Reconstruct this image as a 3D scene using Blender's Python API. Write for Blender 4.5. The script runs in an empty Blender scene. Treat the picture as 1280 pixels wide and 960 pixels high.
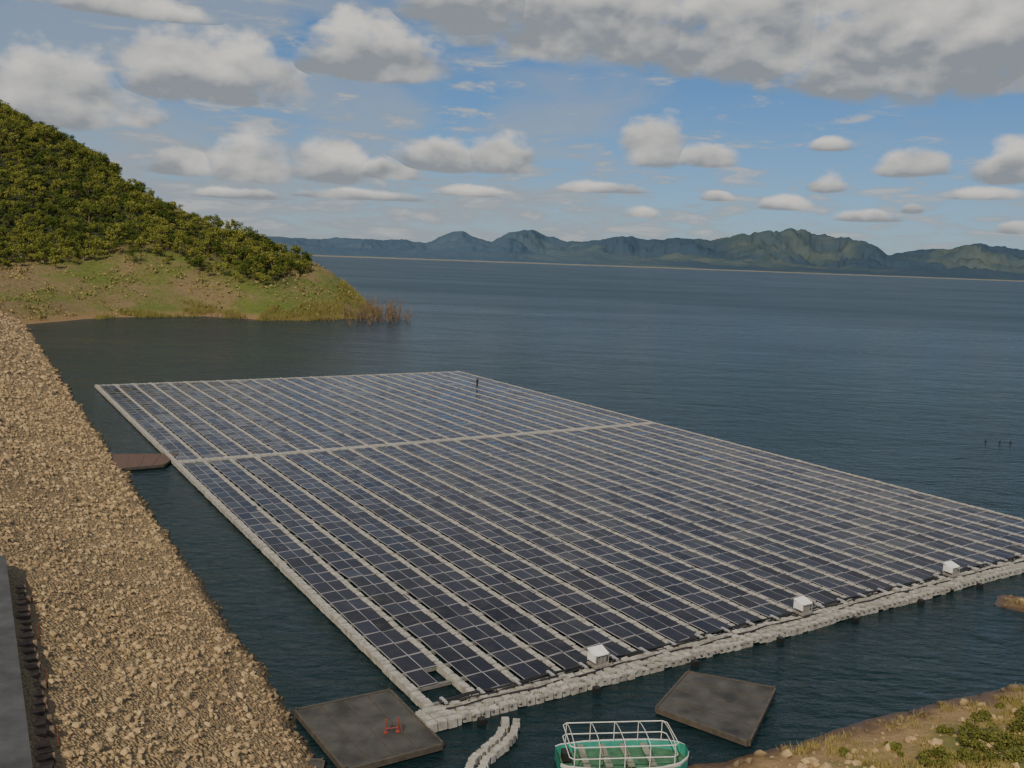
import bpy, bmesh, math, random
import numpy as np
from mathutils import Matrix, Vector, noise
random.seed(7); rng=np.random.default_rng(7)
scene=bpy.context.scene
rad=math.radians
# ------------------------------------------------------------------ helpers
def link(o,parent=None):
    scene.collection.objects.link(o)
    if parent is not None: o.parent=parent
    return o
def empty(name,loc=(0,0,0)):
    e=bpy.data.objects.new(name,None); e.location=loc; e.empty_display_size=0.5
    return link(e)
def mesh_obj(name,verts,faces,mats,mi=None,parent=None,smooth=False,loc=(0,0,0)):
    me=bpy.data.meshes.new(name); me.from_pydata([tuple(v) for v in verts],[],faces)
    for m in mats: me.materials.append(m)
    if mi is not None: me.polygons.foreach_set('material_index',mi)
    if smooth: me.polygons.foreach_set('use_smooth',[True]*len(me.polygons))
    me.update()
    o=bpy.data.objects.new(name,me); o.location=loc
    return link(o,parent)
def tri_obj(name,V,F,mats,parent=None,tint=None,smooth=False,mi=None):
    n=F.shape[1]
    me=bpy.data.meshes.new(name); me.vertices.add(len(V)); me.vertices.foreach_set('co',np.asarray(V,dtype=np.float32).ravel())
    me.loops.add(F.size); me.loops.foreach_set('vertex_index',F.astype(np.int32).ravel())
    me.polygons.add(len(F)); me.polygons.foreach_set('loop_start',np.arange(0,F.size,n,dtype=np.int32))
    me.polygons.foreach_set('loop_total',np.full(len(F),n,dtype=np.int32))
    for m in mats: me.materials.append(m)
    if mi is not None: me.polygons.foreach_set('material_index',mi)
    me.update(calc_edges=True)
    me.polygons.foreach_set('use_smooth',[smooth]*len(F))
    if tint is not None:
        a=me.attributes.new('tint','FLOAT','POINT'); a.data.foreach_set('value',np.asarray(tint,dtype=np.float32))
    me.validate()
    o=bpy.data.objects.new(name,me); return link(o,parent)
class MB:
    def __init__(s): s.v=[];s.f=[];s.m=[]
    def box(s,c,ax,ay,az,hx,hy,hz,m=0,taper=1.0):
        b=len(s.v); c=Vector(c)
        for k in (-1,1):
            t=taper if k>0 else 1
            for i,j in ((-1,-1),(1,-1),(1,1),(-1,1)):
                s.v.append(c+ax*(i*hx*t)+ay*(j*hy*t)+az*(k*hz))
        for q in ((0,3,2,1),(4,5,6,7),(0,1,5,4),(1,2,6,5),(2,3,7,6),(3,0,4,7)):
            s.f.append(tuple(b+i for i in q)); s.m.append(m)
    def tube(s,pts,r,m=0,n=6,r2=None,close=False):
        pts=[Vector(p) for p in pts]; b=len(s.v); L=len(pts)
        for i,p in enumerate(pts):
            t=(pts[min(i+1,L-1)]-pts[max(i-1,0)]).normalized()
            a=t.orthogonal().normalized() if abs(t.z)>.95 else t.cross(Vector((0,0,1))).normalized()
            c=t.cross(a).normalized(); rr=r if r2 is None else r+(r2-r)*i/(L-1)
            for k in range(n):
                th=2*math.pi*k/n; s.v.append(p+a*(rr*math.cos(th))+c*(rr*math.sin(th)))
        for i in range(L-1):
            for k in range(n):
                k2=(k+1)%n; s.f.append((b+i*n+k,b+i*n+k2,b+(i+1)*n+k2,b+(i+1)*n+k)); s.m.append(m)
        s.f.append(tuple(b+k for k in range(n))[::-1]); s.m.append(m)
        s.f.append(tuple(b+(L-1)*n+k for k in range(n))); s.m.append(m)
    def obj(s,name,mats,parent=None,smooth=False): return mesh_obj(name,s.v,s.f,mats,s.m,parent,smooth)
def fbm(x,y,z=0,o=5):
    return noise.fractal(Vector((x,y,z)),1.0,2.0,o)
# ------------------------------------------------------------------ material helpers
class NT:
    def __init__(s,tree): s.t=tree; s.n=tree.nodes; s.l=tree.links
    def new(s,ty,**kw):
        n=s.n.new(ty)
        for k,v in kw.items(): setattr(n,k,v)
        return n
    def put(s,sock,v):
        if v is None: return
        if isinstance(v,bpy.types.NodeSocket): s.l.new(v,sock)
        elif isinstance(v,(tuple,list)) and len(v)==3 and sock.type=='RGBA': sock.default_value=(*v,1)
        else: sock.default_value=v
    def M(s,op,a,b=None,c=None,clamp=False):
        n=s.new('ShaderNodeMath',operation=op); n.use_clamp=clamp
        s.put(n.inputs[0],a); s.put(n.inputs[1],b); s.put(n.inputs[2],c); return n.outputs[0]
    def mix(s,f,a,b,mode='MIX'):
        n=s.new('ShaderNodeMix',data_type='RGBA',blend_type=mode); n.clamp_factor=True
        s.put(n.inputs[0],f); s.put(n.inputs[6],a); s.put(n.inputs[7],b); return n.outputs[2]
    def noise(s,vec,scale,detail=4,rough=.55,dist=0):
        n=s.new('ShaderNodeTexNoise'); s.put(n.inputs['Vector'],vec)
        n.inputs['Scale'].default_value=scale; n.inputs['Detail'].default_value=detail
        n.inputs['Roughness'].default_value=rough; n.inputs['Distortion'].default_value=dist
        return n.outputs[0]
    def vor(s,vec,scale,feature='F1',out=0):
        n=s.new('ShaderNodeTexVoronoi',feature=feature); s.put(n.inputs['Vector'],vec); n.inputs['Scale'].default_value=scale
        return n.outputs[out]
    def ss(s,v,a,b,lo=0.,hi=1.,kind='SMOOTHSTEP'):
        n=s.new('ShaderNodeMapRange',interpolation_type=kind); s.put(n.inputs[0],v)
        s.put(n.inputs[1],a); s.put(n.inputs[2],b); s.put(n.inputs[3],lo); s.put(n.inputs[4],hi); return n.outputs[0]
    def vec(s,x,y,z=0.):
        n=s.new('ShaderNodeCombineXYZ'); s.put(n.inputs[0],x); s.put(n.inputs[1],y); s.put(n.inputs[2],z); return n.outputs[0]
    def sep(s,v):
        n=s.new('ShaderNodeSeparateXYZ'); s.put(n.inputs[0],v); return n.outputs
    def bump(s,h,st=.5,d=.1,nrm=None):
        n=s.new('ShaderNodeBump'); s.put(n.inputs['Height'],h); n.inputs['Strength'].default_value=st; n.inputs['Distance'].default_value=d
        if nrm is not None: s.put(n.inputs['Normal'],nrm)
        return n.outputs[0]
def mat(name):
    m=bpy.data.materials.new(name); m.use_nodes=True; t=NT(m.node_tree)
    return m,t,t.n['Principled BSDF']
def pos(t): return t.new('ShaderNodeNewGeometry').outputs['Position']
def simple(name,c,rough=.7,var=.25,scale=3.,metal=0.,bump=0.):
    m,t,b=mat(name); p=pos(t); n=t.noise(p,scale,5)
    k=t.ss(n,.3,.7,1-var,1+var,'LINEAR')
    col=t.mix(1.0,c,t.vec(k,k,k),'MULTIPLY'); t.put(b.inputs['Base Color'],col)
    b.inputs['Roughness'].default_value=rough; b.inputs['Metallic'].default_value=metal
    if bump: t.put(b.inputs['Normal'],t.bump(t.noise(p,scale*4,5),bump,.05))
    return m
# ------------------------------------------------------------------ camera
cd=bpy.data.cameras.new('camera'); cam=bpy.data.objects.new('camera',cd); link(cam)
cd.sensor_width=36; cd.lens=32.0; cd.clip_start=.1; cd.clip_end=60000
R=(Matrix.Rotation(rad(90-7.93),4,'X')@Matrix.Rotation(rad(2.2),4,'Z'))
cam.matrix_world=Matrix.Translation((0,0,21))@R
scene.camera=cam
# ------------------------------------------------------------------ sun + sky
SAZ,SEL=rad(-163),rad(44)
tosun=Vector((math.sin(SAZ)*math.cos(SEL),math.cos(SAZ)*math.cos(SEL),math.sin(SEL)))
sd=bpy.data.lights.new('sun','SUN'); sd.energy=3.8; sd.angle=rad(.5); sd.color=(1,.87,.68)
so=bpy.data.objects.new('sun',sd); link(so); so.rotation_euler=tosun.to_track_quat('Z','Y').to_euler(); so.location=(0,-50,80)
w=bpy.data.worlds.new('World'); scene.world=w; w.use_nodes=True; t=NT(w.node_tree)
bg=t.n['Background']; bg.inputs[1].default_value=.083
sky=t.new('ShaderNodeTexSky',sky_type='NISHITA'); sky.sun_disc=False; sky.sun_elevation=SEL; sky.sun_rotation=SAZ
sky.air_density=1.0; sky.dust_density=.4; sky.ozone_density=3.0; sky.altitude=800
d=t.new('ShaderNodeTexCoord').outputs['Generated']
X,Y,Z=t.sep(d)
az=t.M('MULTIPLY',t.M('ARCTAN2',X,Y),57.2958); el=t.M('MULTIPLY',t.M('ARCSINE',Z),57.2958)
# az, base elevation, half width, height
clouds=[(22.5,10.9,9.5,8),(13,11.8,6,7),(4,12.7,8,6),(-3,13.8,5,5),(-9.2,10.6,4.4,3.4),(-18.5,8.7,5.6,3.5),(-26.5,6.8,4.8,3.8),(-14,14.6,4,1.4),(-23,12.4,5,1.2),
(-16.2,4.2,3.0,2.4),(-11.6,4.4,2.8,2.4),(-20,4.2,2.2,1.4),(-5,5.3,3.2,1.8),(-1.4,5.4,2.6,2.2),(-8,4.6,2.5,1.2),
(8.0,6.2,2.1,2.9),(11.3,6.0,2.2,1.3),(22.8,5.6,1.9,1.5),(27.6,5.3,1.7,2.2),(18.4,6.9,1.4,.8),(18.4,4.6,1.2,1.1),(16,3.5,1.4,.8),
(26.5,4.2,2.8,.6),(23,3.4,.7,.6),(5,4.2,3,.6),(-3,3.7,2.6,.6),(-10,3.2,4,.6),(7.5,2.8,1.2,.6),(12,3.9,1.2,.5),(20.5,2.9,2.0,.6),(-17,2.9,3,.6),(28.5,2.4,1.2,.6),
(45,9,7,4),(60,5,8,3),(-45,8,8,4),(-60,12,9,5)]
F=None; SH=None
for (a0,vb,a,h) in clouds:
    du=t.M('DIVIDE',t.M('SUBTRACT',az,a0),a); dv=t.M('SUBTRACT',el,vb)
    up=t.M('DIVIDE',dv,h); dn=t.M('DIVIDE',dv,-.20*h); q=t.M('MAXIMUM',up,dn)
    f=t.M('SUBTRACT',1.0,t.M('ADD',t.M('MULTIPLY',du,du),t.M('MULTIPLY',q,q)))
    if F is None: F=f; SH=up
    else:
        g=t.M('GREATER_THAN',f,F); F2=t.M('MAXIMUM',F,f)
        SH=t.M('ADD',SH,t.M('MULTIPLY',g,t.M('SUBTRACT',up,SH))); F=F2
F=t.M('MAXIMUM',F,-1.5)
p1=t.vec(t.M('MULTIPLY',az,.40),t.M('MULTIPLY',el,.62),0.)
n1=t.noise(p1,1.0,8,.52,.1)
p1a=t.vec(t.M('MULTIPLY',az,.26),t.M('MULTIPLY',el,.42),4.)
p1b=t.vec(t.M('MULTIPLY',t.M('SUBTRACT',az,.4),.26),t.M('MULTIPLY',t.M('ADD',el,.8),.42),4.)
ba=t.noise(p1a,1.0,6,.5,.1); bb_=t.noise(p1b,1.0,4,.46,.1)
val=t.M('ADD',F,t.M('MULTIPLY',t.M('SUBTRACT',n1,.46),2.6))
alpha=t.M('MULTIPLY',t.ss(val,-.12,.72),.97)
bill=t.M('MULTIPLY',t.M('SUBTRACT',ba,bb_),2.3)
shade=t.M('ADD',t.M('ADD',t.M('MULTIPLY',SH,1.15),.08),bill,clamp=True)
# thin streaky layer close to the horizon, broad veil on the left
p2=t.vec(t.M('MULTIPLY',az,.28),t.M('MULTIPLY',el,1.25),3.7)
n2=t.noise(p2,1.0,7,.6,.3)
thr=t.M('ADD',t.ss(el,3.5,9.0,.47,.63,'LINEAR'),t.ss(az,-10.,20.,-.06,.02,'LINEAR'))
a2=t.M('MULTIPLY',t.ss(t.M('SUBTRACT',n2,thr),-.07,.12),.75)
p3=t.vec(t.M('MULTIPLY',az,.09),t.M('MULTIPLY',el,.28),9.)
n3=t.noise(p3,1.0,5,.55,.6)
a3=t.M('MULTIPLY',t.ss(t.M('ADD',n3,t.ss(az,-18.,12.,.16,-.10,'LINEAR')),.42,.68),.58)
skc=t.mix(1.0,sky.outputs[0],(.46,.76,1.08),'MULTIPLY')
haze=t.M('MULTIPLY',t.M('EXPONENT',t.M('MULTIPLY',t.M('MAXIMUM',el,0.),-.32)),.85)
c=t.mix(haze,skc,(4.1,4.75,5.3))
c=t.mix(a3,c,(4.2,4.8,5.4))
c=t.mix(a2,c,t.mix(t.ss(n2,.5,.68),(4.0,4.4,4.9),(6.3,6.3,6.1)))
# broken overcast overhead (flat layer), added out of view to grey panel reflections
zc=t.M('ADD',t.M('MAXIMUM',Z,0.),.12)
pl=t.vec(t.M('DIVIDE',X,zc),t.M('DIVIDE',Y,zc),2.)
n4=t.noise(pl,.9,6,.55)
a4=t.M('MULTIPLY',t.ss(n4,.36,.56),t.ss(el,15.,21.,0.,.85))
c=t.mix(a4,c,t.mix(t.ss(n4,.5,.75),(5.4,5.3,5.1),(3.2,3.3,3.5)))
cc=t.mix(shade,(3.2,3.5,3.85),(10.0,9.6,8.8))
c=t.mix(alpha,c,cc)
t.put(bg.inputs[0],c)
# ------------------------------------------------------------------ water
m_water,t,b=mat('lake_water'); p=pos(t)
px,py,pz=t.sep(p)
pw=t.vec(t.M('MULTIPLY',px,.5),py,0.)
wa=t.noise(pw,1.7,4,.65,.4); wb=t.noise(pw,.30,3,.6,.5); wc=t.noise(pw,.06,5,.75,.3)
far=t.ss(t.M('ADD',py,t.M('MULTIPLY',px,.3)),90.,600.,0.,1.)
mid=t.ss(t.M('ADD',py,t.M('MULTIPLY',px,.5)),60.,230.,.28,1.)
patch=t.noise(t.vec(t.M('MULTIPLY',px,.004),t.M('MULTIPLY',py,.012),0.),1.0,6,.65)
calm=t.M('MULTIPLY',mid,t.ss(patch,.35,.65,.7,1.2))
n_a=t.bump(t.M('MULTIPLY',t.M('ADD',wa,t.M('MULTIPLY',wb,1.1)),calm),.85,.85)
n_b=t.bump(t.M('MULTIPLY',wc,mid),1.0,3.4,n_a)
t.put(b.inputs['Normal'],n_b)
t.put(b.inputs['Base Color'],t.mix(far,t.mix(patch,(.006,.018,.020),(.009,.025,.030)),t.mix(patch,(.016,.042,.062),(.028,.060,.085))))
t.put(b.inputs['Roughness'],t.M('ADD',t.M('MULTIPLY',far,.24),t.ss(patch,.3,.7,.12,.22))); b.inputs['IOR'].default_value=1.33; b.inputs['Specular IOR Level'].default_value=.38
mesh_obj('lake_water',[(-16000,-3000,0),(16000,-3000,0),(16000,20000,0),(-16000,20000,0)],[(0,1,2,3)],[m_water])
# ------------------------------------------------------------------ hillside terrain
shore=np.array([(-121,222),(-114,253),(-104,262),(-94,272),(-84,270),(-73,266),(-62,272),(-51,286),(-47,300),(-53,335),(-72,365),(-110,400),(-180,520),(-300,700),(-560,860),(-900,900),(-900,-50),(-300,60),(-150,190)],float)
def sdist(P,poly):
    n=len(poly); d=np.full(len(P),1e9); ins=np.zeros(len(P),bool)
    for i in range(n):
        a=poly[i]; c=poly[(i+1)%n]; ab=c-a
        tt=np.clip(((P-a)@ab)/(ab@ab),0,1); pr=a+tt[:,None]*ab
        d=np.minimum(d,np.hypot(*(P-pr).T))
        cond=((a[1]>P[:,1])!=(c[1]>P[:,1]))
        xi=(c[0]-a[0])*(P[:,1]-a[1])/((c[1]-a[1]) if c[1]!=a[1] else 1e-9)+a[0]
        ins^=cond&(P[:,0]<xi)
    return np.where(ins,d,-d)
P0=np.array([-62.,318.]); cdv=np.array([-.902,.431]); cnv=np.array([.431,.902])
def hillz(P):
    P=np.atleast_2d(np.asarray(P,float)); ds=sdist(P,shore)
    s=(P-P0)@cdv; q=(P-P0)@cnv
    cr=np.interp(s,[-30,0,16,50,92,130,174,300,500],[4,12,16,26,37,51,71,114,150])
    wd=np.interp(s,[0,100,300],[26,62,110])
    bank=13*(1-np.exp(-np.maximum(ds,0)/38))
    z=bank+np.maximum(cr-bank,0)*np.exp(-(q/wd)**2)
    z=z*np.clip(ds/14,0,1)**.7
    nz=np.array([fbm(x*.03,y*.03,0,5) for x,y in P]); nz2=np.array([fbm(x*.15,y*.15,4,4) for x,y in P])
    z=z+np.clip(ds/25,0,1)*(nz*2.2+nz2*.5)
    return np.where(ds>0,z,np.maximum(ds*.12,-4)),ds
gx=np.arange(-520,-30,3.5); gy=np.arange(150,740,3.5)
GX,GY=np.meshgrid(gx,gy); P=np.c_[GX.ravel(),GY.ravel()]; zz,ds=hillz(P)
sG=(P-P0)@cdv
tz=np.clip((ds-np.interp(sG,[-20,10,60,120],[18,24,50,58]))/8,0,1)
nx=len(gx); ny=len(gy)
idx=np.arange(nx*ny).reshape(ny,nx)
Fq=np.c_[idx[:-1,:-1].ravel(),idx[:-1,1:].ravel(),idx[1:,1:].ravel(),idx[1:,:-1].ravel()]
m_hill,t,b=mat('hill_ground'); p=pos(t); px,py,pz=t.sep(p)
n=t.noise(p,.05,6,.6); nf=t.noise(p,.6,6,.65); nv=t.noise(p,2.2,4,.7)
green=t.mix(nf,(.06,.10,.012),(.20,.25,.04)); brown=t.mix(nf,(.14,.095,.045),(.38,.28,.14))
east=t.ss(px,-125.,-75.,-.03,.10,'LINEAR')
gmask=t.ss(t.M('ADD',t.M('ADD',n,east),t.M('MULTIPLY',t.M('SUBTRACT',nv,.5),.7)),.42,.58)
c=t.mix(gmask,brown,green)
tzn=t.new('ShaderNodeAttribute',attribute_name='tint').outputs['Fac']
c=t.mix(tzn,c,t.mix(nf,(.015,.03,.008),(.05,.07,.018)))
lowb=t.ss(t.M('ADD',pz,t.M('MULTIPLY',nf,1.5)),.9,2.6)
c=t.mix(lowb,t.mix(nf,(.25,.15,.065),(.40,.27,.13)),c)
t.put(b.inputs['Base Color'],c); b.inputs['Roughness'].default_value=.95
t.put(b.inputs['Normal'],t.bump(t.M('ADD',nf,nv),.9,1.2))
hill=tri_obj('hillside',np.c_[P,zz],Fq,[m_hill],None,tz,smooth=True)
# ------------------------------------------------------------------ foliage materials + trees
def leafmat(name,c1,c2,c3):
    m,t,b=mat(name); oi=t.new('ShaderNodeObjectInfo').outputs['Random']; p=pos(t)
    n=t.noise(p,.9,4,.6); n2=t.noise(p,.03,3,.5)
    c=t.mix(t.ss(n,.35,.65),c1,c2); c=t.mix(t.ss(t.M('ADD',t.M('MULTIPLY',oi,.7),n2),.5,1.15),c,c3)
    c=t.mix(t.ss(oi,.0,.25,.55,0.,'LINEAR'),c,c1)
    t.put(b.inputs['Base Color'],c); b.inputs['Roughness'].default_value=.75; b.inputs['Specular IOR Level'].default_value=.2
    return m
m_leaf=leafmat('leaves',(.038,.066,.010),(.110,.150,.020),(.215,.225,.045))
m_bark=simple('bark',(.14,.10,.07),.9)
def leaf_cloud(centres,rads,n,size,r):
    V=[];Fa=[]
    for (c0,rr) in zip(centres,rads):
        for _ in range(n):
            d=r.normal(size=3); d/=np.linalg.norm(d); d[2]=d[2]*.75
            pnt=np.array(c0)+d*rr*(r.random()**.35)
            a=r.normal(size=3); a/=np.linalg.norm(a); bb=np.cross(a,d+r.normal(size=3)*.4); bb/=np.linalg.norm(bb)+1e-9
            s=size*(.6+.8*r.random()); k=len(V)
            V+= [pnt-a*s*.5,pnt+bb*s*.35,pnt+a*s*.5,pnt-bb*s*.35]; Fa.append((k,k+1,k+2,k+3))
    return V,Fa
def tree_mesh(i,h=7.,cr=2.9,leaf=.46,nl=50):
    r=np.random.default_rng(50+i); mb=MB()
    lean=r.normal(size=2)*.35
    tp=Vector((lean[0],lean[1],h*.5)); mb.tube([(0,0,-.6),tp*.5,tp],.2,0,6,.1)
    cs=[];rs=[]
    for k in range(11):
        th=k*2.4+r.random(); rr=cr*(.25+.55*r.random()); zc=h*(.38+.50*r.random())*(1.05-.15*rr/cr)
        e=Vector((lean[0]+rr*math.cos(th),lean[1]+rr*math.sin(th),zc)); mid=tp.lerp(e,.5)+Vector((0,0,-.2))
        if k<7: mb.tube([tp*.8,mid,e],.09,0,5,.03)
        cs.append(e); rs.append(cr*(.30+.22*r.random()))
    V,Fa=leaf_cloud(cs,rs,nl,leaf,r)
    k=len(mb.v); mb.v+=[Vector(v) for v in V]; mb.f+=[tuple(k+j for j in f) for f in Fa]; mb.m+=[1]*len(Fa)
    me=bpy.data.meshes.new('tree_mesh'); me.from_pydata(mb.v,[],mb.f); me.materials.append(m_bark); me.materials.append(m_leaf)
    me.polygons.foreach_set('material_index',mb.m); me.update(); return me
tmesh=[tree_mesh(i,5.6+.4*i,2.3+.25*(i%4)) for i in range(7)]
forest=empty('hillside_trees')
cand=np.c_[rng.uniform(-300,-60,30000),rng.uniform(255,480,30000)]
sC=(cand-P0)@cdv; qC=(cand-P0)@cnv
cand=cand[(sC>6)&(qC<32)&(cand[:,0]/cand[:,1]>-.64)]
cz,cds=hillz(cand)
placed={}; cnt=0
for (x,y),z,dd in zip(cand,cz,cds):
    s=(np.array([x,y])-P0)@cdv
    lim=np.interp(s,[-20,10,60,120],[18,24,50,58])
    if dd<lim+random.gauss(0,2.8): continue
    key=(int(x//1.7),int(y//1.7))
    if any((key[0]+i,key[1]+j) in placed for i in (-1,0,1) for j in (-1,0,1) if abs(i)+abs(j)<2): continue
    placed[key]=1
    o=bpy.data.objects.new('tree',tmesh[random.randrange(7)]); sc=random.uniform(.42,.92)*(1.18 if random.random()<.12 else 1)
    o.location=(x,y,z-.2); o.scale=(sc*random.uniform(.9,1.15),sc,sc*random.uniform(.8,1.15)); o.rotation_euler=(random.gauss(0,.05),random.gauss(0,.05),random.uniform(0,6.28))
    link(o,forest); cnt+=1
print('trees',cnt)
# shrubs on the grassy bank
m_scrub=leafmat('scrub_leaves',(.06,.085,.015),(.17,.19,.035),(.28,.23,.09))
cand=np.c_[rng.uniform(-185,-45,7500),rng.uniform(225,345,7500)]; cz,cds=hillz(cand)
Vs=[];Fs=[]
r=np.random.default_rng(3)
for (x,y),z,dd in zip(cand,cz,cds):
    if dd<2.5 or dd>62 or noise.noise(Vector((x*.07,y*.07,7)))<-.2+.25*r.random(): continue
    s=.2+r.random()**3*1.2
    V,Fa=leaf_cloud([(x,y,z+s*.4)],[s],8,.5*s+.13,r); k=len(Vs); Vs+=V; Fs+=[[k+j for j in f] for f in Fa]
tri_obj('bank_scrub',np.array(Vs),np.array(Fs),[m_scrub])
# ------------------------------------------------------------------ embankment dam face
W5=np.array([-7.4,35.3]); DS=np.array([-.515,.857]); DT=np.array([-.857,-.515])
def dam(s,tt,z=None):
    p=W5+DS*s+DT*tt; return (p[0],p[1],tt*.577 if z is None else z)
m_dam,t,b=mat('riprap_ground'); p=pos(t); px,py,pz=t.sep(p)
nf=t.noise(p,1.3,6,.65); nb=t.noise(p,.12,4,.6); vd=t.vor(p,6.5,'F1'); vc=t.vor(p,6.5,'F1',1)
vcx,_,_=t.sep(vc)
c=t.mix(nf,(.24,.165,.085),(.44,.32,.17)); c=t.mix(t.ss(nb,.35,.65),c,t.mix(vcx,(.30,.21,.10),(.50,.37,.20)))
c=t.mix(t.ss(vd,.25,.6,0.,.4),c,(.16,.11,.055))
c=t.mix(t.ss(pz,.0,.55),(.05,.04,.025),c)
t.put(b.inputs['Base Color'],c); b.inputs['Roughness'].default_value=.95
t.put(b.inputs['Normal'],t.bump(t.M('SUBTRACT',nf,vd),1.,.22))
ss_=np.concatenate([np.arange(-60,60,.5),np.arange(60,238,1.5)]); tt_=np.concatenate([np.arange(-5,16,.4),np.arange(16,50,2.)])
def dh(x,y,z): return fbm(x*.5,y*.5,z*.5,5)*.17+fbm(x*.13,y*.13,3,3)*.22
V=[];
for s in ss_:
    for q in tt_:
        x,y,z=dam(s,q); z=min(z,24.0)
        off=dh(x,y,z); V.append((x,y,z+off))
idx=np.arange(len(V)).reshape(len(ss_),len(tt_))
Fq=np.c_[idx[:-1,:-1].ravel(),idx[:-1,1:].ravel(),idx[1:,1:].ravel(),idx[1:,:-1].ravel()]
embk=tri_obj('dam_embankment',np.array(V),Fq,[m_dam],smooth=True)
def stones(name,pts,sizes,mats,parent=None,seed=1,flat=.65):
    bm=bmesh.new(); bmesh.ops.create_icosphere(bm,subdivisions=1,radius=1); bv=np.array([v.co[:] for v in bm.verts]); bf=np.array([[v.index for v in f.verts] for f in bm.faces]); bm.free()
    r=np.random.default_rng(seed); N=len(pts)
    sc=sizes[:,None]*np.c_[r.uniform(.7,1.25,N),r.uniform(.6,1.1,N),r.uniform(.45,.9,N)*flat/.65]
    V=bv[None]*(1+r.normal(0,.17,(N,len(bv),1)))*sc[:,None,:]
    q=r.normal(size=(N,4)); q[:,1:3]*=.35; q/=np.linalg.norm(q,axis=1)[:,None]; a,b_,c_,d_=q.T
    Rm=np.stack([np.stack([1-2*(c_*c_+d_*d_),2*(b_*c_-a*d_),2*(b_*d_+a*c_)],-1),np.stack([2*(b_*c_+a*d_),1-2*(b_*b_+d_*d_),2*(c_*d_-a*b_)],-1),np.stack([2*(b_*d_-a*c_),2*(c_*d_+a*b_),1-2*(b_*b_+c_*c_)],-1)],1)
    V=np.einsum('nij,nkj->nki',Rm,V)+pts[:,None,:]
    Fx=(bf[None]+(np.arange(N)*len(bv))[:,None,None]).reshape(-1,3)
    tint=np.repeat(r.random(N),len(bv))
    return tri_obj(name,V.reshape(-1,3),Fx,mats,parent,tint)
m_stone,t,b=mat('riprap_stone'); p=pos(t); px,py,pz=t.sep(p)
at=t.new('ShaderNodeAttribute',attribute_name='tint').outputs['Fac']; nf=t.noise(p,5.,5,.65); nb=t.noise(p,.10,4,.6)
c=t.mix(at,(.25,.175,.095),(.50,.37,.20)); c=t.mix(t.ss(nf,.4,.7,0.,.4),c,(.18,.125,.07)); c=t.mix(t.ss(nb,.45,.7,0.,.5),c,(.47,.34,.165))
c=t.mix(t.ss(t.M('ADD',pz,t.M('MULTIPLY',nf,.3)),.1,.75),(.045,.04,.028),c)
t.put(b.inputs['Base Color'],c); b.inputs['Roughness'].default_value=.92; t.put(b.inputs['Normal'],t.bump(nf,.6,.05))
pp=[];sz=[]
for (s0,s1,t1,N,z0) in ((-14,30,19,23000,.078),(30,90,17,16000,.11),(90,226,20,9000,.19)):
    s=rng.uniform(s0,s1,N); q=rng.uniform(-.4,t1,N)
    p_=W5[None]+DS[None]*s[:,None]+DT[None]*q[:,None]; S=z0*(.45+rng.random(N)**5*2.3)
    pp.append(np.c_[p_,q*.577-S*.1]); sz.append(S)
pp=np.concatenate(pp); sz=np.concatenate(sz)
sl=(pp[:,:2]-W5)@DS; tl=(pp[:,:2]-W5)@DT
pp[:,2]+=np.array([dh(x,y,z) for x,y,z in pp])
keep=~((tl>9.9)&(tl<15)&(sl<11.5))
stones('riprap_stones',pp[keep],sz[keep],[m_stone],embk,11)
# concrete wall + stair channel on the embankment
dS=Vector((DS[0],DS[1],0)); dT=Vector((DT[0],DT[1],0)); UP=Vector((0,0,1))
m_conc=simple('dark_concrete',(.06,.065,.07),.85,.35,1.2,bump=.3); m_rust=simple('rusty_steel',(.20,.06,.035),.8,.4,6); m_red=simple('red_paint',(.32,.05,.03),.5,.2,8)
m_step=simple('stair_concrete',(.17,.12,.08),.9,.5,3,bump=.4)
mb=MB(); c0=Vector(dam(-12,13,6.15)); mb.box(c0,dS,dT,UP,23,2.1,.6,0)
mb.box(c0+UP*.68,dS,dT,UP,23.1,2.18,.08,0); mb.obj('concrete_wall',[m_conc])
mb=MB()
for i in range(62):
    s=-13+i*.36+random.gauss(0,.04); mb.box(Vector(dam(s,10.5+random.gauss(0,.06),5.95+.07*((i%2))+random.gauss(0,.02))),dS,dT,UP,.14,.32,.12,0)
for s in (-9.5,-5.2,-1.0,3.4,7.6):
    b0=Vector(dam(s,10.0,5.5)); mb.tube([b0,b0+UP*1.0],.022,1,6)
mb.obj('service_steps',[m_step,m_rust])
# ------------------------------------------------------------------ floating solar array
A=Vector((-2.6,37.9,0)); E=Vector((.8471,.5314,0)).normalized(); D=Vector((-E.y,E.x,0))
LU,LV=60.,108.5; NR=24; PITCH=(LU-.5)/NR
def ar(u,v,z=0): return A+E*u+D*v+Vector((0,0,z))
arr=empty('floating_solar_array',ar(30,54)); bpy.context.view_layer.update(); inv=arr.matrix_world.inverted()
m_float,t,b=mat('walkway_float'); p=pos(t); nf=t.noise(p,2.5,6,.65); nb=t.noise(p,.25,3,.5)
c=t.mix(t.ss(nf,.36,.72),(.42,.41,.37),(.19,.18,.155)); c=t.mix(t.ss(nb,.4,.7,0.,.5),c,(.28,.27,.24))
t.put(b.inputs['Base Color'],c); b.inputs['Roughness'].default_value=.65; t.put(b.inputs['Normal'],t.bump(nf,.3,.04))
m_sup=simple('support_float',(.15,.15,.14),.7,.3,3)
m_panel,t,b=mat('solar_glass'); uvn=t.new('ShaderNodeUVMap',uv_map='UVMap').outputs[0]; ux,uy,_=t.sep(uvn)
at=t.new('ShaderNodeAttribute',attribute_name='tint').outputs['Fac']
def lines(u,n,wd):
    f=t.M('FRACT',t.M('MULTIPLY',u,float(n))); return t.M('MAXIMUM',t.M('LESS_THAN',f,wd),t.M('GREATER_THAN',f,1-wd))
inner=t.M('MAXIMUM',lines(ux,6,.035),lines(uy,10,.035))
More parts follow.
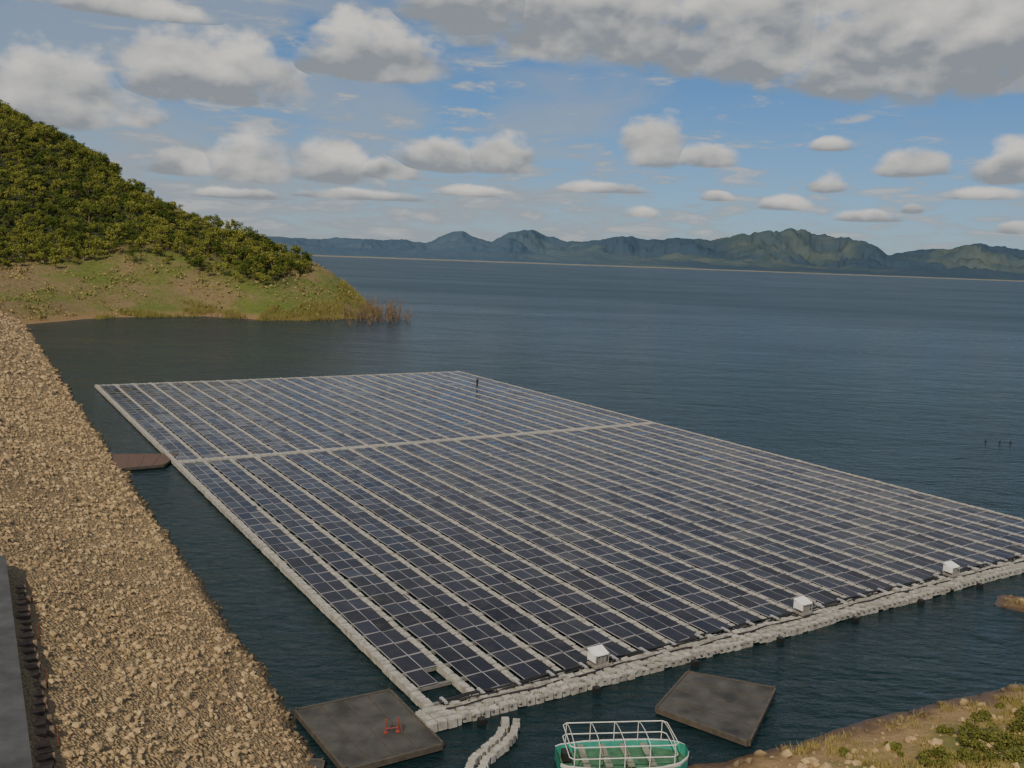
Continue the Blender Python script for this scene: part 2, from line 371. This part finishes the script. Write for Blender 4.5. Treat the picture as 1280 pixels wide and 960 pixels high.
e1=t.M('MINIMUM',t.M('MINIMUM',ux,t.M('SUBTRACT',1.,ux)),99.); e2=t.M('MULTIPLY',t.M('MINIMUM',uy,t.M('SUBTRACT',1.,uy)),1.65)
frame=t.M('LESS_THAN',t.M('MINIMUM',e1,e2),.025)
cell=t.mix(at,(.005,.006,.012),(.020,.021,.036)); cell=t.mix(t.M('MULTIPLY',inner,.3),cell,(.12,.12,.13))
p=pos(t); dust=t.ss(t.noise(p,1.2,5,.6),.45,.8,0.,.2); cell=t.mix(dust,cell,(.13,.12,.11))
t.put(b.inputs['Base Color'],t.mix(frame,cell,(.33,.32,.33)))
t.put(b.inputs['Roughness'],t.ss(at,0.,1.,.14,.32)); b.inputs['IOR'].default_value=1.4; b.inputs['Specular IOR Level'].default_value=.32
m_alu=simple('aluminium',(.40,.40,.41),.45,.15,4,.3); m_black=simple('black_cable',(.02,.02,.02),.5)
# panels
PW,PL=.985,1.66; CV=LV*.51
V=[];Fc=[];UV=[];TI=[];MI=[]
def panel(u,v):
    tu=random.gauss(0,.018)+.035; tv=random.gauss(0,.018); z0=.36
    ax=(E+UP*tu).normalized(); ay=(D+UP*tv).normalized(); n=ax.cross(ay)
    c=ar(u,v,z0); k=len(V)
    for dz in (0,-.045):
        for i,j in ((-1,-1),(1,-1),(1,1),(-1,1)): V.append(tuple(c+ax*(i*PW/2)+ay*(j*PL/2)+n*dz))
    tnt=random.random()**1.5
    TI.extend([tnt]*8)
    Fc.append((k,k+1,k+2,k+3)); UV.extend([(0,0),(1,0),(1,1),(0,1)]); MI.append(0)
    for a_,b_ in ((0,1),(1,2),(2,3),(3,0)):
        Fc.append((k+b_,k+a_,k+a_+4,k+b_+4)); UV.extend([(0,0)]*4); MI.append(1)
step=PL+.035
for rI in range(NR):
    u0=.5+rI*PITCH
    for (v0,v1) in ((1.9,CV-.6),(CV+.6,LV-.7)):
        n=int((v1-v0)/step); st=(v1-v0)/n
        for k in range(n):
            v=v0+st*(k+.5)
            for cI in range(2):
                if v0<3 and rI==0 and (k<1 or (k<2 and cI==1)): continue
                panel(u0+.235+(PITCH-.47)*(cI+.5)/2,v)
pan=tri_obj('panels',np.array(V),np.array(Fc),[m_panel,m_alu],None,TI,False,MI)
uvl=pan.data.uv_layers.new(name='UVMap'); uvl.data.foreach_set('uv',np.array(UV,dtype=np.float32).ravel())
pan.parent=arr; pan.matrix_parent_inverse=inv
# walkway floats
mb=MB()
def fl(u,v,hu,hv,z=.2,h=.17,jit=.012):
    ax=(E+UP*random.gauss(0,jit)).normalized(); ay=(D+UP*random.gauss(0,jit)).normalized()
    mb.box(ar(u,v,z+random.gauss(0,jit)),ax,ay,ax.cross(ay),hu,hv,h,0,.93)
for k in range(NR+1):
    u=.25+k*PITCH if k else .3
    hw=.19 if 0<k<NR else .23
    v=1.6
    while v<LV-.3:
        fl(u+random.gauss(0,.012),v+.4,hw,.375,.24 if 0<k<NR else .26); v+=.82
for v,hv,rows in ((CV,.24,2),(LV-.3,.25,1)):
    u=.3
    while u<LU-.2:
        for rr in range(rows): fl(u+.3,v+(rr-(rows-1)/2)*.54,.27,hv,.27)
        u+=.62
u=-.3
while u<LU+.1:
    for rr in range(3):
        fl(u+.25+random.gauss(0,.014),.28+rr*.47+random.gauss(0,.018)+.05*math.sin(u*.5),.205,.195,.20+.05*(rr==2)+random.gauss(0,.025),.2,.06)
    for rr in range(4): mb.box(ar(u,.04+rr*.47,.38),E,D,UP,.05,.05,.05,0)
    u+=.5
for rr in range(3):
    for q in range(3): fl(-.35+q*.5,.2+rr*.5,.215,.215,.26,.2,.03)
o=mb.obj('walkway_floats',[m_float]); o.parent=arr; o.matrix_parent_inverse=inv
mb=MB()
for rI in range(NR):
    u0=.5+rI*PITCH
    v=2.
    while v<LV-1:
        mb.box(ar(u0-.25+PITCH/2,v,.18),E,D,UP,PITCH/2-.25,.10,.08,0); v+=step
o=mb.obj('support_floats',[m_sup]); o.parent=arr; o.matrix_parent_inverse=inv
mb=MB()
for off,zz0 in ((1.62,.5),(1.78,.46),(1.35,.50),(.9,.45)):
    pts=[ar(u,off+.05*math.sin(u*1.7+off*9)+.07*math.sin(u*.6+off),zz0+.02*math.sin(u*3)) for u in np.arange(.8,LU,.5)]
    mb.tube(pts,.042,0,5)
for u in np.arange(1,LU,2.0):
    mb.box(ar(u,1.6,.52),E,D,UP,.07,.3,.05,1)
for u in np.arange(2,LU,6.5): mb.box(ar(u,-.25,.12),E,D,UP,.16,.16,.16,0)
o=mb.obj('cable_run',[m_black,m_alu]); o.parent=arr; o.matrix_parent_inverse=inv
# inverter cabinets
m_white=simple('white_paint',(.72,.72,.70),.5,.12,3); m_grey=simple('grey_cabinet',(.22,.21,.19),.6,.2,3)
for u in (9.8,25.2,40.2,55.4):
    e=empty('inverter_cabinet',ar(u,1.35)); bpy.context.view_layer.update(); iv=e.matrix_world.inverted()
    mb=MB(); mb.box(ar(u,1.35,.55),E,D,UP,.48,.38,.06,1)
    for i in (-1,1):
        for j in (-1,1): mb.tube([ar(u+i*.38,1.35+j*.3,.5),ar(u+i*.38,1.35+j*.3,1.15)],.03,1,5)
    for i in (-.24,.0,.24): mb.box(ar(u+i,1.35,.88),E,D,UP,.10,.2,.26,1)
    o=mb.obj('cabinet_body',[m_white,m_grey]); o.parent=e; o.matrix_parent_inverse=iv
    mb=MB(); ry=(D+UP*.3).normalized(); mb.box(ar(u,1.42,1.2),E,ry,E.cross(ry),.46,.36,.03,0)
    mb.box(ar(u,1.72,.95),E,D,UP,.44,.02,.25,0)
    mb.box(ar(u-.46,1.35,.98),E,D,UP,.015,.32,.2,0)
    o=mb.obj('cabinet_roof',[m_white]); o.parent=e; o.matrix_parent_inverse=iv
# curved floating gangway
mb=MB(); path=[Vector(q) for q in ((.55,38.9,0),(.52,38.2,0),(.38,37.5,0),(.12,36.85,0),(-.25,36.25,0),(-.62,35.65,0),(-.85,35.0,0),(-.95,34.3,0),(-.95,33.6,0))]
for i in range(len(path)-1):
    dd=(path[i+1]-path[i]).normalized(); nn=Vector((-dd.y,dd.x,0)); L=(path[i+1]-path[i]).length
    for k in range(2):
        for s in (-1,1):
            tl_=Vector((random.gauss(0,.06),random.gauss(0,.06),1)).normalized()
            rot=Matrix.Rotation(random.gauss(0,.12),3,'Z'); d2=rot@dd; n2_=rot@nn
            mb.box(path[i]+dd*(L*(.25+.5*k)+random.gauss(0,.02))+nn*(s*.25+random.gauss(0,.02))+UP*(.18+random.gauss(0,.03)),d2,n2_,tl_,L*.185,.185,.16,0,.86)
mb.obj('floating_gangway',[m_float])
# ------------------------------------------------------------------ rafts
m_raft=simple('raft_board',(.055,.052,.045),.6,.5,.9,bump=.2); m_raftb=simple('raft_batten',(.075,.065,.05),.75,.3,3); m_raftr=simple('red_raft_board',(.10,.06,.045),.8,.3,3)
def raft(poly,z=.30,board=None,nbat=3):
    board=board or m_raft
    P=[Vector((x,y,0)) for x,y in poly]; mb=MB()
    for zz1 in (-.1,z):
        for q in P: mb.v.append(q+UP*zz1)
    for q in ((3,2,1,0),(4,5,6,7),(0,1,5,4),(1,2,6,5),(2,3,7,6),(3,0,4,7)): mb.f.append(tuple(q)); mb.m.append(0)
    for f in np.linspace(.0,1,nbat+2)[1:-1]:
        a=P[0].lerp(P[1],f); c=P[3].lerp(P[2],f); dd=(c-a).normalized(); nn=Vector((-dd.y,dd.x,0))
        mb.box((a+c)/2+UP*(z+.010),dd,nn,UP,(c-a).length/2-.1,.02,.010,1)
    for i in range(4):
        a=P[i];c=P[(i+1)%4]; dd=(c-a).normalized(); nn=Vector((-dd.y,dd.x,0))
        mb.box((a+c)/2+nn*-.06+UP*(z-.1),dd,nn,UP,(c-a).length/2,.05,.13,1)
        mb.tube([a+UP*(z-.05),a+UP*(z+.12)],.05,1,6)
    return mb.obj('floating_raft',[board,m_raftb])
raft([(-9.2,38.8),(-5.3,41.0),(-2.4,36.4),(-6.1,34.2)][::-1])
raft([(7.4,40.3),(9.6,44.2),(13.6,42.8),(11.0,37.6)][::-1])
raft([(-39.0,87.4),(-33.0,88.6),(-32.6,84.0),(-36.2,81.6)][::-1],.35,m_raftr)
raft([(-10.4,35.0),(-7.2,34.9),(-7.0,33.0),(-10.2,33.0)][::-1],.2)
mb=MB()
for x,y in ((-4.9,37.1),(-4.4,37.25)):
    mb.tube([(x,y,.3),(x,y,.95)],.03,0,8); mb.box(Vector((x,y,.33)),Vector((1,0,0)),Vector((0,1,0)),UP,.08,.08,.02,0)
mb.tube([(-4.9,37.1,.5),(-4.4,37.25,.5)],.02,0,6); mb.tube([(-4.25,37.3,.3),(-4.25,37.3,.75)],.025,0,8)
mb.obj('red_bollard',[m_red])
# ------------------------------------------------------------------ boat
m_hull=simple('teal_hull_paint',(.04,.26,.20),.4,.25,2); m_deck=simple('green_deck',(.05,.14,.08),.8,.4,3); m_rail=simple('white_rail',(.62,.62,.58),.4,.15,4); m_seat=simple('bench_seat',(.20,.21,.16),.7,.3,3)
boat=empty('passenger_boat',(5.25,35.75,0)); boat.rotation_euler=(0,0,rad(7)); boat.scale=(.84,.92,.92)
L=3.3; st=[(-L,.75,.62),(-L*.9,.95,.6),(-L*.5,1.2,.58),(0,1.28,.56),(L*.5,1.22,.58),(L*.8,1.0,.64),(L*.95,.62,.72),(L,.30,.78)]
V=[];Fc=[];MI=[]
for (x,wd,h) in st:
    ring=[(0,-.35),(wd*.75,-.25),(wd*.97,.1),(wd,h-.14),(wd*1.03,h),(wd*.93,h),(wd*.9,h-.12),(wd*.86,.25),(0,.25)]
    full=[(x,y,z) for y,z in ring]+[(x,-y,z) for y,z in ring[::-1][1:-1]]
    V+=full; n=len(full)
matsq=[0,0,0,1,1,0,0,2]; matsq=matsq+matsq[::-1]
for i in range(len(st)-1):
    for k in range(n):
        k2=(k+1)%n; Fc.append((i*n+k,(i+1)*n+k,(i+1)*n+k2,i*n+k2)); MI.append(matsq[k])
Fc.append(tuple(range(5))+tuple(range(n-4,n))); MI.append(0)
Fc.append(tuple((len(st)-1)*n+k for k in list(range(5))+list(range(n-4,n)))[::-1]); MI.append(0)
mesh_obj('hull',V,Fc,[m_hull,m_rail,m_deck],MI,boat)
mb=MB(); XX=Vector((1,0,0)); YY=Vector((0,1,0))
xs=np.linspace(-2.7,2.3,5)
for zr in (1.0,1.55):
    mb.tube([(-2.7,-1.08,zr),(2.3,-1.08,zr),(2.5,-.9,zr),(2.5,.9,zr),(2.3,1.08,zr),(-2.7,1.08,zr),(-2.9,.9,zr),(-2.9,-.9,zr),(-2.7,-1.08,zr)],.024,0,6)
for x in xs:
    for s in (-1,1): mb.tube([(x,s*1.1,.55),(x,s*1.08,1.55)],.022,0,6)
    mb.tube([(x,-1.08,1.55),(x,-.6,1.68),(x,0,1.72),(x,.6,1.68),(x,1.08,1.55)],.018,0,6)
mb.obj('rails',[m_rail],boat)
mb=MB()
for x in (-2,-.9,.2,1.3): mb.box(Vector((x,0,.52)),XX,YY,UP,.17,.95,.03,0); mb.box(Vector((x,0,.38)),XX,YY,UP,.04,.9,.12,0)
mb.box(Vector((-2.9,0,.6)),XX,YY,UP,.2,.25,.2,1)
mb.obj('benches',[m_seat,m_black],boat)
# ------------------------------------------------------------------ near shore
nsh=np.array([(-2,22),(3,30),(6.2,33.5),(8.1,35.8),(11,37.0),(13.8,38.6),(18.5,41.0),(24,43.6),(28.5,45.6),(33,48.2),(36.5,51),(34.6,54),(31.4,56.2),(33.0,58.2),(40,57.5),(55,57),(90,75),(200,90),(200,-60),(-60,-60),(-20,5)],float)
def nz_(P):
    P=np.atleast_2d(np.asarray(P,float)); ds=sdist(P,nsh)
    z=np.where(ds>0,ds*.17+.02,ds*.2); z=np.minimum(z,6)
    nn=np.array([fbm(x*.35,y*.35,1,5) for x,y in P]); n2=np.array([fbm(x*.06,y*.06,8,3) for x,y in P])
    return z+(nn*.2)*np.clip((ds+1)/3,.2,1)+n2*.3*np.clip(ds/5,0,1),ds
gx=np.arange(-6,60,.45); gy=np.arange(20,64,.45); GX,GY=np.meshgrid(gx,gy); P=np.c_[GX.ravel(),GY.ravel()]; zz,ds=nz_(P)
idx=np.arange(len(P)).reshape(len(gy),len(gx)); Fq=np.c_[idx[:-1,:-1].ravel(),idx[:-1,1:].ravel(),idx[1:,1:].ravel(),idx[1:,:-1].ravel()]
m_ns,t,b=mat('shore_soil'); p=pos(t); px,py,pz=t.sep(p); nf=t.noise(p,1.5,7,.65); nb=t.noise(p,.35,4,.6)
c=t.mix(nf,(.12,.08,.035),(.42,.29,.145)); gm=t.M('MULTIPLY',t.ss(nb,.42,.56),t.ss(pz,.3,.8)); c=t.mix(gm,c,t.mix(nf,(.05,.075,.012),(.17,.18,.05)))
c=t.mix(t.ss(t.M('ADD',pz,t.M('MULTIPLY',nf,.2)),.1,.40),(.085,.048,.022),c)
t.put(b.inputs['Base Color'],c); t.put(b.inputs['Roughness'],t.ss(pz,.0,.25,.35,.95)); t.put(b.inputs['Normal'],t.bump(nf,.9,.25))
tri_obj('lake_shore',np.c_[P,zz],Fq,[m_ns],smooth=True)
N=6000; c_=np.c_[rng.uniform(6,48,N),rng.uniform(28,62,N)]; z_,d_=nz_(c_); k=(d_>.1)
S=.04+rng.random(N)**4*.28
stones('shore_stones',np.c_[c_,z_+S*.1][k],S[k],[m_stone],None,5)
m_grass=leafmat('grass_blades',(.05,.075,.012),(.14,.17,.03),(.30,.25,.09))
def tufts(name,pts,h,nb,m,seed=2,spread=.18,wd=.018):
    r=np.random.default_rng(seed); N=len(pts)*nb; base=np.repeat(pts,nb,0)+np.c_[r.normal(0,spread,N),r.normal(0,spread,N),np.full(N,-.03)]
    th=r.uniform(0,6.28,N); wv=np.c_[np.cos(th),np.sin(th),np.zeros(N)]*wd
    hh=np.repeat(h*r.uniform(.4,1.4,len(pts)),nb)*r.uniform(.6,1.2,N); ln=np.c_[r.normal(0,.35,N),r.normal(0,.35,N),np.ones(N)]*hh[:,None]
    V=np.stack([base-wv,base+wv,base+ln],1).reshape(-1,3); return tri_obj(name,V,np.arange(3*N).reshape(-1,3),[m])
N=10000; c_=np.c_[rng.uniform(8,46,N),rng.uniform(30,58,N)]; z_,d_=nz_(c_)
k=np.array([dd>.7 and noise.noise(Vector((x*.3,y*.3,5)))+.6*noise.noise(Vector((x*1.1,y*1.1,5)))>.0 for (x,y),dd in zip(c_,d_)])
tufts('shore_grass',np.c_[c_,z_][k],.26,24,m_grass)
m_shrub=leafmat('shrub_leaves',(.02,.038,.008),(.06,.09,.015),(.12,.13,.03))
r=np.random.default_rng(9); Vs=[];Fs=[]
for (x,y,s) in ((20.5,36.9,.6),(22.3,38.0,.75),(19,36.0,.6),(24.5,39.9,.55),(21.5,36.2,.8),(23.8,37.9,.8),(25.8,40.5,.5),(26.6,42.6,.35),(17.2,37.0,.3),(22.8,40.2,.35),(18.2,35.2,.5),(20.0,38.5,.3),(14.8,36.6,.25),(24.2,41.8,.25),(21.2,37.6,.5),(23.2,36.9,.8),(19.8,35.6,.6)):
    z0,_=nz_([(x,y)]); cs=[(x+r.normal()*s*.6,y+r.normal()*s*.6,z0[0]+s*(.1+.5*r.random())) for _ in range(9)]
    V_,F_=leaf_cloud(cs,[s*.42]*9,120,.10,r); k=len(Vs); Vs+=V_; Fs+=[[k+j for j in f] for f in F_]
tri_obj('shore_shrubs',np.array(Vs),np.array(Fs),[m_shrub])
# ------------------------------------------------------------------ dead reeds / drowned bushes near the point
mb=MB(); r=random.Random(4); m_dead=simple('dead_wood',(.19,.135,.085),.9,.3,1)
for i in range(190):
    q=r.random()
    if q<.45: x=r.gauss(-47,4); y=r.gauss(286,11)
    elif q<.8: x=r.gauss(-41,4.5); y=r.gauss(284,12)
    else: x=r.uniform(-95,-50); y=262+r.uniform(-3,6)+(x+95)*.15
    big=r.random()<.35 and x>-54
    h=r.uniform(4.,9.) if big else r.uniform(.8,2.6)
    for k in range(9 if big else 6):
        dx,dy=r.gauss(0,.2)*h,r.gauss(0,.2)*h
        mb.tube([(x,y,-.3),(x+dx*.3,y+dy*.3,h*.45),(x+dx,y+dy,h*r.uniform(.55,1))],.07 if big else .05,0,3,.022)
mb.obj('drowned_bushes',[m_dead])
m_reed=leafmat('dry_reeds',(.15,.12,.035),(.30,.23,.08),(.22,.21,.06))
N=6500; c_=np.c_[rng.uniform(-115,-42,N),rng.uniform(245,345,N)]; z_,d_=hillz(c_)
k=(d_>-2.5)&(d_<11)&(np.array([noise.noise(Vector((x*.12,y*.12,3))) for x,y in c_])>-.22+(c_[:,0]<-75)*.25)
tufts('shore_reeds',np.c_[c_,np.maximum(z_,0)][k],1.35,22,m_reed,6,.5,.05)
# ------------------------------------------------------------------ far shore and mountains
prof=[(-60,30),(-40,18),(-25,14),(-12.6,9.8),(-10.6,13.3),(-8.6,11.8),(-7.1,14),(-5.6,11),(-4.9,17.7),(-4.1,25),(-3.4,26),(-2.6,19.5),(-1.6,15),(-.6,26),(.7,31),(1.9,25),(3,18.7),(5,21.2),(6.5,28.4),(8,24.5),(10.4,27.4),(11.9,26.6),(14.2,36.5),(16.5,42.4),(17.9,37.6),(19.7,33),(21,28.3),(21.9,17),(23.2,22),(25.3,26),(26.6,32),(28.2,27),(29.4,26),(36,34),(45,20),(60,40)]
pa=[a for a,_ in prof]; ph=[h for _,h in prof]
AZ=np.concatenate([np.arange(-60,-14,.5),np.arange(-14,32,.06),np.arange(32,60.1,.5)]); RR=np.linspace(0,1,80)
V=[]
for a in AZ:
    inv_=np.interp(a,[-60,-12.6,28.9,60],[1/2600,1/3029,1/4602,1/5200]); r0=1/inv_
    r0*=1+.02*noise.noise(Vector((a*.4,0,0)))
    rid=r0+1900+700*noise.noise(Vector((a*.25,5,0))); Hh=21+np.interp(a,pa,ph)*1.06/1138*rid
    Hh*=1+.07*fbm(a*1.3,2,0,5)
    for q in RR:
        rr=r0-40+q*4200; x=rr*math.sin(rad(a)); y=rr*math.cos(rad(a))
        k=(rr-rid)/(1000 if rr<rid else 900); env=math.exp(-k*k*1.6)
        rdg=1-min(1,abs(fbm(x*.0028,y*.0028,3,5))*1.6); r2=fbm(x*.0015,y*.0015,7,5)
        z=Hh*env*(1-.75*(1-rdg)*min(1,abs(k)*2.0))
        foot=(22+45*max(0,r2))*math.exp(-((rr-r0-650)/380)**2)*(.6+.6*rdg); z=max(z,foot)
        low=min(8,max(-2,(rr-r0)*.05)); z=z*min(1,max(0,(rr-r0)/350))+low
        z+=fbm(x*.01,y*.01,1,4)*6*min(1,max(0,(rr-r0)/200))
        V.append((x,y,z))
idx=np.arange(len(V)).reshape(len(AZ),len(RR)); Fq=np.c_[idx[:-1,:-1].ravel(),idx[1:,:-1].ravel(),idx[1:,1:].ravel(),idx[:-1,1:].ravel()]
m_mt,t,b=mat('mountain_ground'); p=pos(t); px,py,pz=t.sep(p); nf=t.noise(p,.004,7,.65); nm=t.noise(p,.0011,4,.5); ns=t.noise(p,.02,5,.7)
c=t.mix(t.ss(nf,.35,.65),(.050,.078,.088),(.100,.118,.100)); c=t.mix(t.ss(nm,.45,.56,0.,.9),c,(.036,.062,.095)); c=t.mix(t.ss(ns,.5,.7,0.,.4),c,(.045,.068,.078))  # sunlit and cloud-shadow patches painted into the ground colour
c=t.mix(t.ss(px,1300.,-600.,.22,.85),c,(.070,.115,.170))  # distance haze put into the base colour, stronger towards the left
c=t.mix(t.ss(t.M('ADD',pz,t.M('MULTIPLY',ns,6.)),4.5,8.),t.mix(ns,(.13,.13,.11),(.30,.28,.23)),c)
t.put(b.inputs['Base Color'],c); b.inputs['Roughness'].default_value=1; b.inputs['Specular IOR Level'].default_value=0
t.put(b.inputs['Normal'],t.bump(ns,.6,14))
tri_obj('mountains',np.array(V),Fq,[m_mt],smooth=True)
# ------------------------------------------------------------------ markers in the water
mb=MB()
for (x,y) in ((60.8,114.6),(62.4,114.2),(63.6,113.9),(65.4,113.6)):
    mb.tube([(x,y,-.2),(x,y,.15)],.11,0,8); mb.tube([(x,y,.15),(x+.05,y,.38)],.035,0,6)
mb.obj('mooring_buoys',[m_black])
# ------------------------------------------------------------------ person on the array
def person(name,base,yaw):
    J={'pel':((0,0,.95),.14),'ch':((0,.02,1.30),.165),'nk':((0,.02,1.48),.06),'hd':((0,.03,1.60),.095),'tp':((0,.02,1.72),.075),
    'sl':((-.19,.02,1.42),.07),'el':((-.27,.03,1.15),.048),'hl':((-.24,.2,.96),.035),'ml':((-.235,.28,.93),.04),
    'sr':((.19,.02,1.42),.07),'er':((.29,.0,1.14),.048),'hr':((.33,.12,.90),.035),'mr':((.335,.17,.83),.04),
    'pl':((-.1,0,.88),.10),'kl':((-.12,.05,.5),.065),'al':((-.13,0,.1),.045),'fl':((-.14,.16,.045),.045),
    'pr':((.1,0,.88),.10),'kr':((.13,.0,.5),.065),'ar':((.15,-.04,.1),.045),'fr':((.16,.12,.045),.045)}
    ed=[('pel','ch'),('ch','nk'),('nk','hd'),('hd','tp'),('ch','sl'),('sl','el'),('el','hl'),('hl','ml'),('ch','sr'),('sr','er'),('er','hr'),('hr','mr'),('pel','pl'),('pl','kl'),('kl','al'),('al','fl'),('pel','pr'),('pr','kr'),('kr','ar'),('ar','fr')]
    for s,h in (('l','ml'),('r','mr')):
        hp=J[h][0]
        for i in range(4):
            k='f%s%d'%(s,i); J[k]=((hp[0]+(i-1.5)*.021,hp[1]+.06,hp[2]-.035),.009); J[k+'b']=((hp[0]+(i-1.5)*.023,hp[1]+.075+.01*(i in(1,2)),hp[2]-.075),.008)
            ed+= [(h,k),(k,k+'b')]
        J['t'+s]=((hp[0]+(.05 if s=='l' else -.05),hp[1]+.03,hp[2]-.02),.010); ed.append((h,'t'+s))
    J['no']=((0,.135,1.60),.014); ed.append(('hd','no'))
    ks=list(J); me=bpy.data.meshes.new(name); me.from_pydata([J[k][0] for k in ks],[(ks.index(a),ks.index(b)) for a,b in ed],[])
    o=bpy.data.objects.new(name+'_tmp',me); link(o); md=o.modifiers.new('s','SKIN')
    for i,k in enumerate(ks):
        me.skin_vertices[0].data[i].radius=(J[k][1],J[k][1]*.85 if k in('ch','pel') else J[k][1]); me.skin_vertices[0].data[i].use_root=(k=='pel')
    sb=o.modifiers.new('u','SUBSURF'); sb.levels=2; sb.render_levels=2
    dg=bpy.context.evaluated_depsgraph_get(); m2=bpy.data.meshes.new_from_object(o.evaluated_get(dg)); bpy.data.objects.remove(o)
    mats=[simple('dark_shirt',(.03,.035,.05),.85),simple('trousers',(.035,.03,.03),.85),simple('skin_tone',(.16,.085,.05),.6),simple('hair',(.01,.01,.01),.8)]
    m2.materials.clear()
    for m in mats: m2.materials.append(m)
    for f in m2.polygons:
        c=f.center; f.use_smooth=True
        f.material_index=1 if c.z<.93 and abs(c.x)<.2 else (3 if c.z>1.66 or (c.z>1.54 and c.y<-.01) else (2 if c.z>1.47 or (abs(c.x)>.18 and c.z<1.08) else (3 if c.z<.1 else 0)))
    p=bpy.data.objects.new(name,m2); link(p); p.location=base; p.rotation_euler=(0,0,yaw); return p
bu=ar(.25+21*PITCH,88.7,.43)
person('person',bu,rad(60))
mb=MB(); c0=ar(.25+21*PITCH,88.7,.47)
mb.tube([c0+Vector((-.2,-.1,.9)),c0+Vector((-1.3,-.3,.5)),c0+Vector((-2.6,-.5,.05))],.03,0,6)
mb.box(c0+Vector((-2.7,-.5,.05)),XX,YY,UP,.3,.08,.05,0)
mb.obj('cleaning_pole',[m_grey])
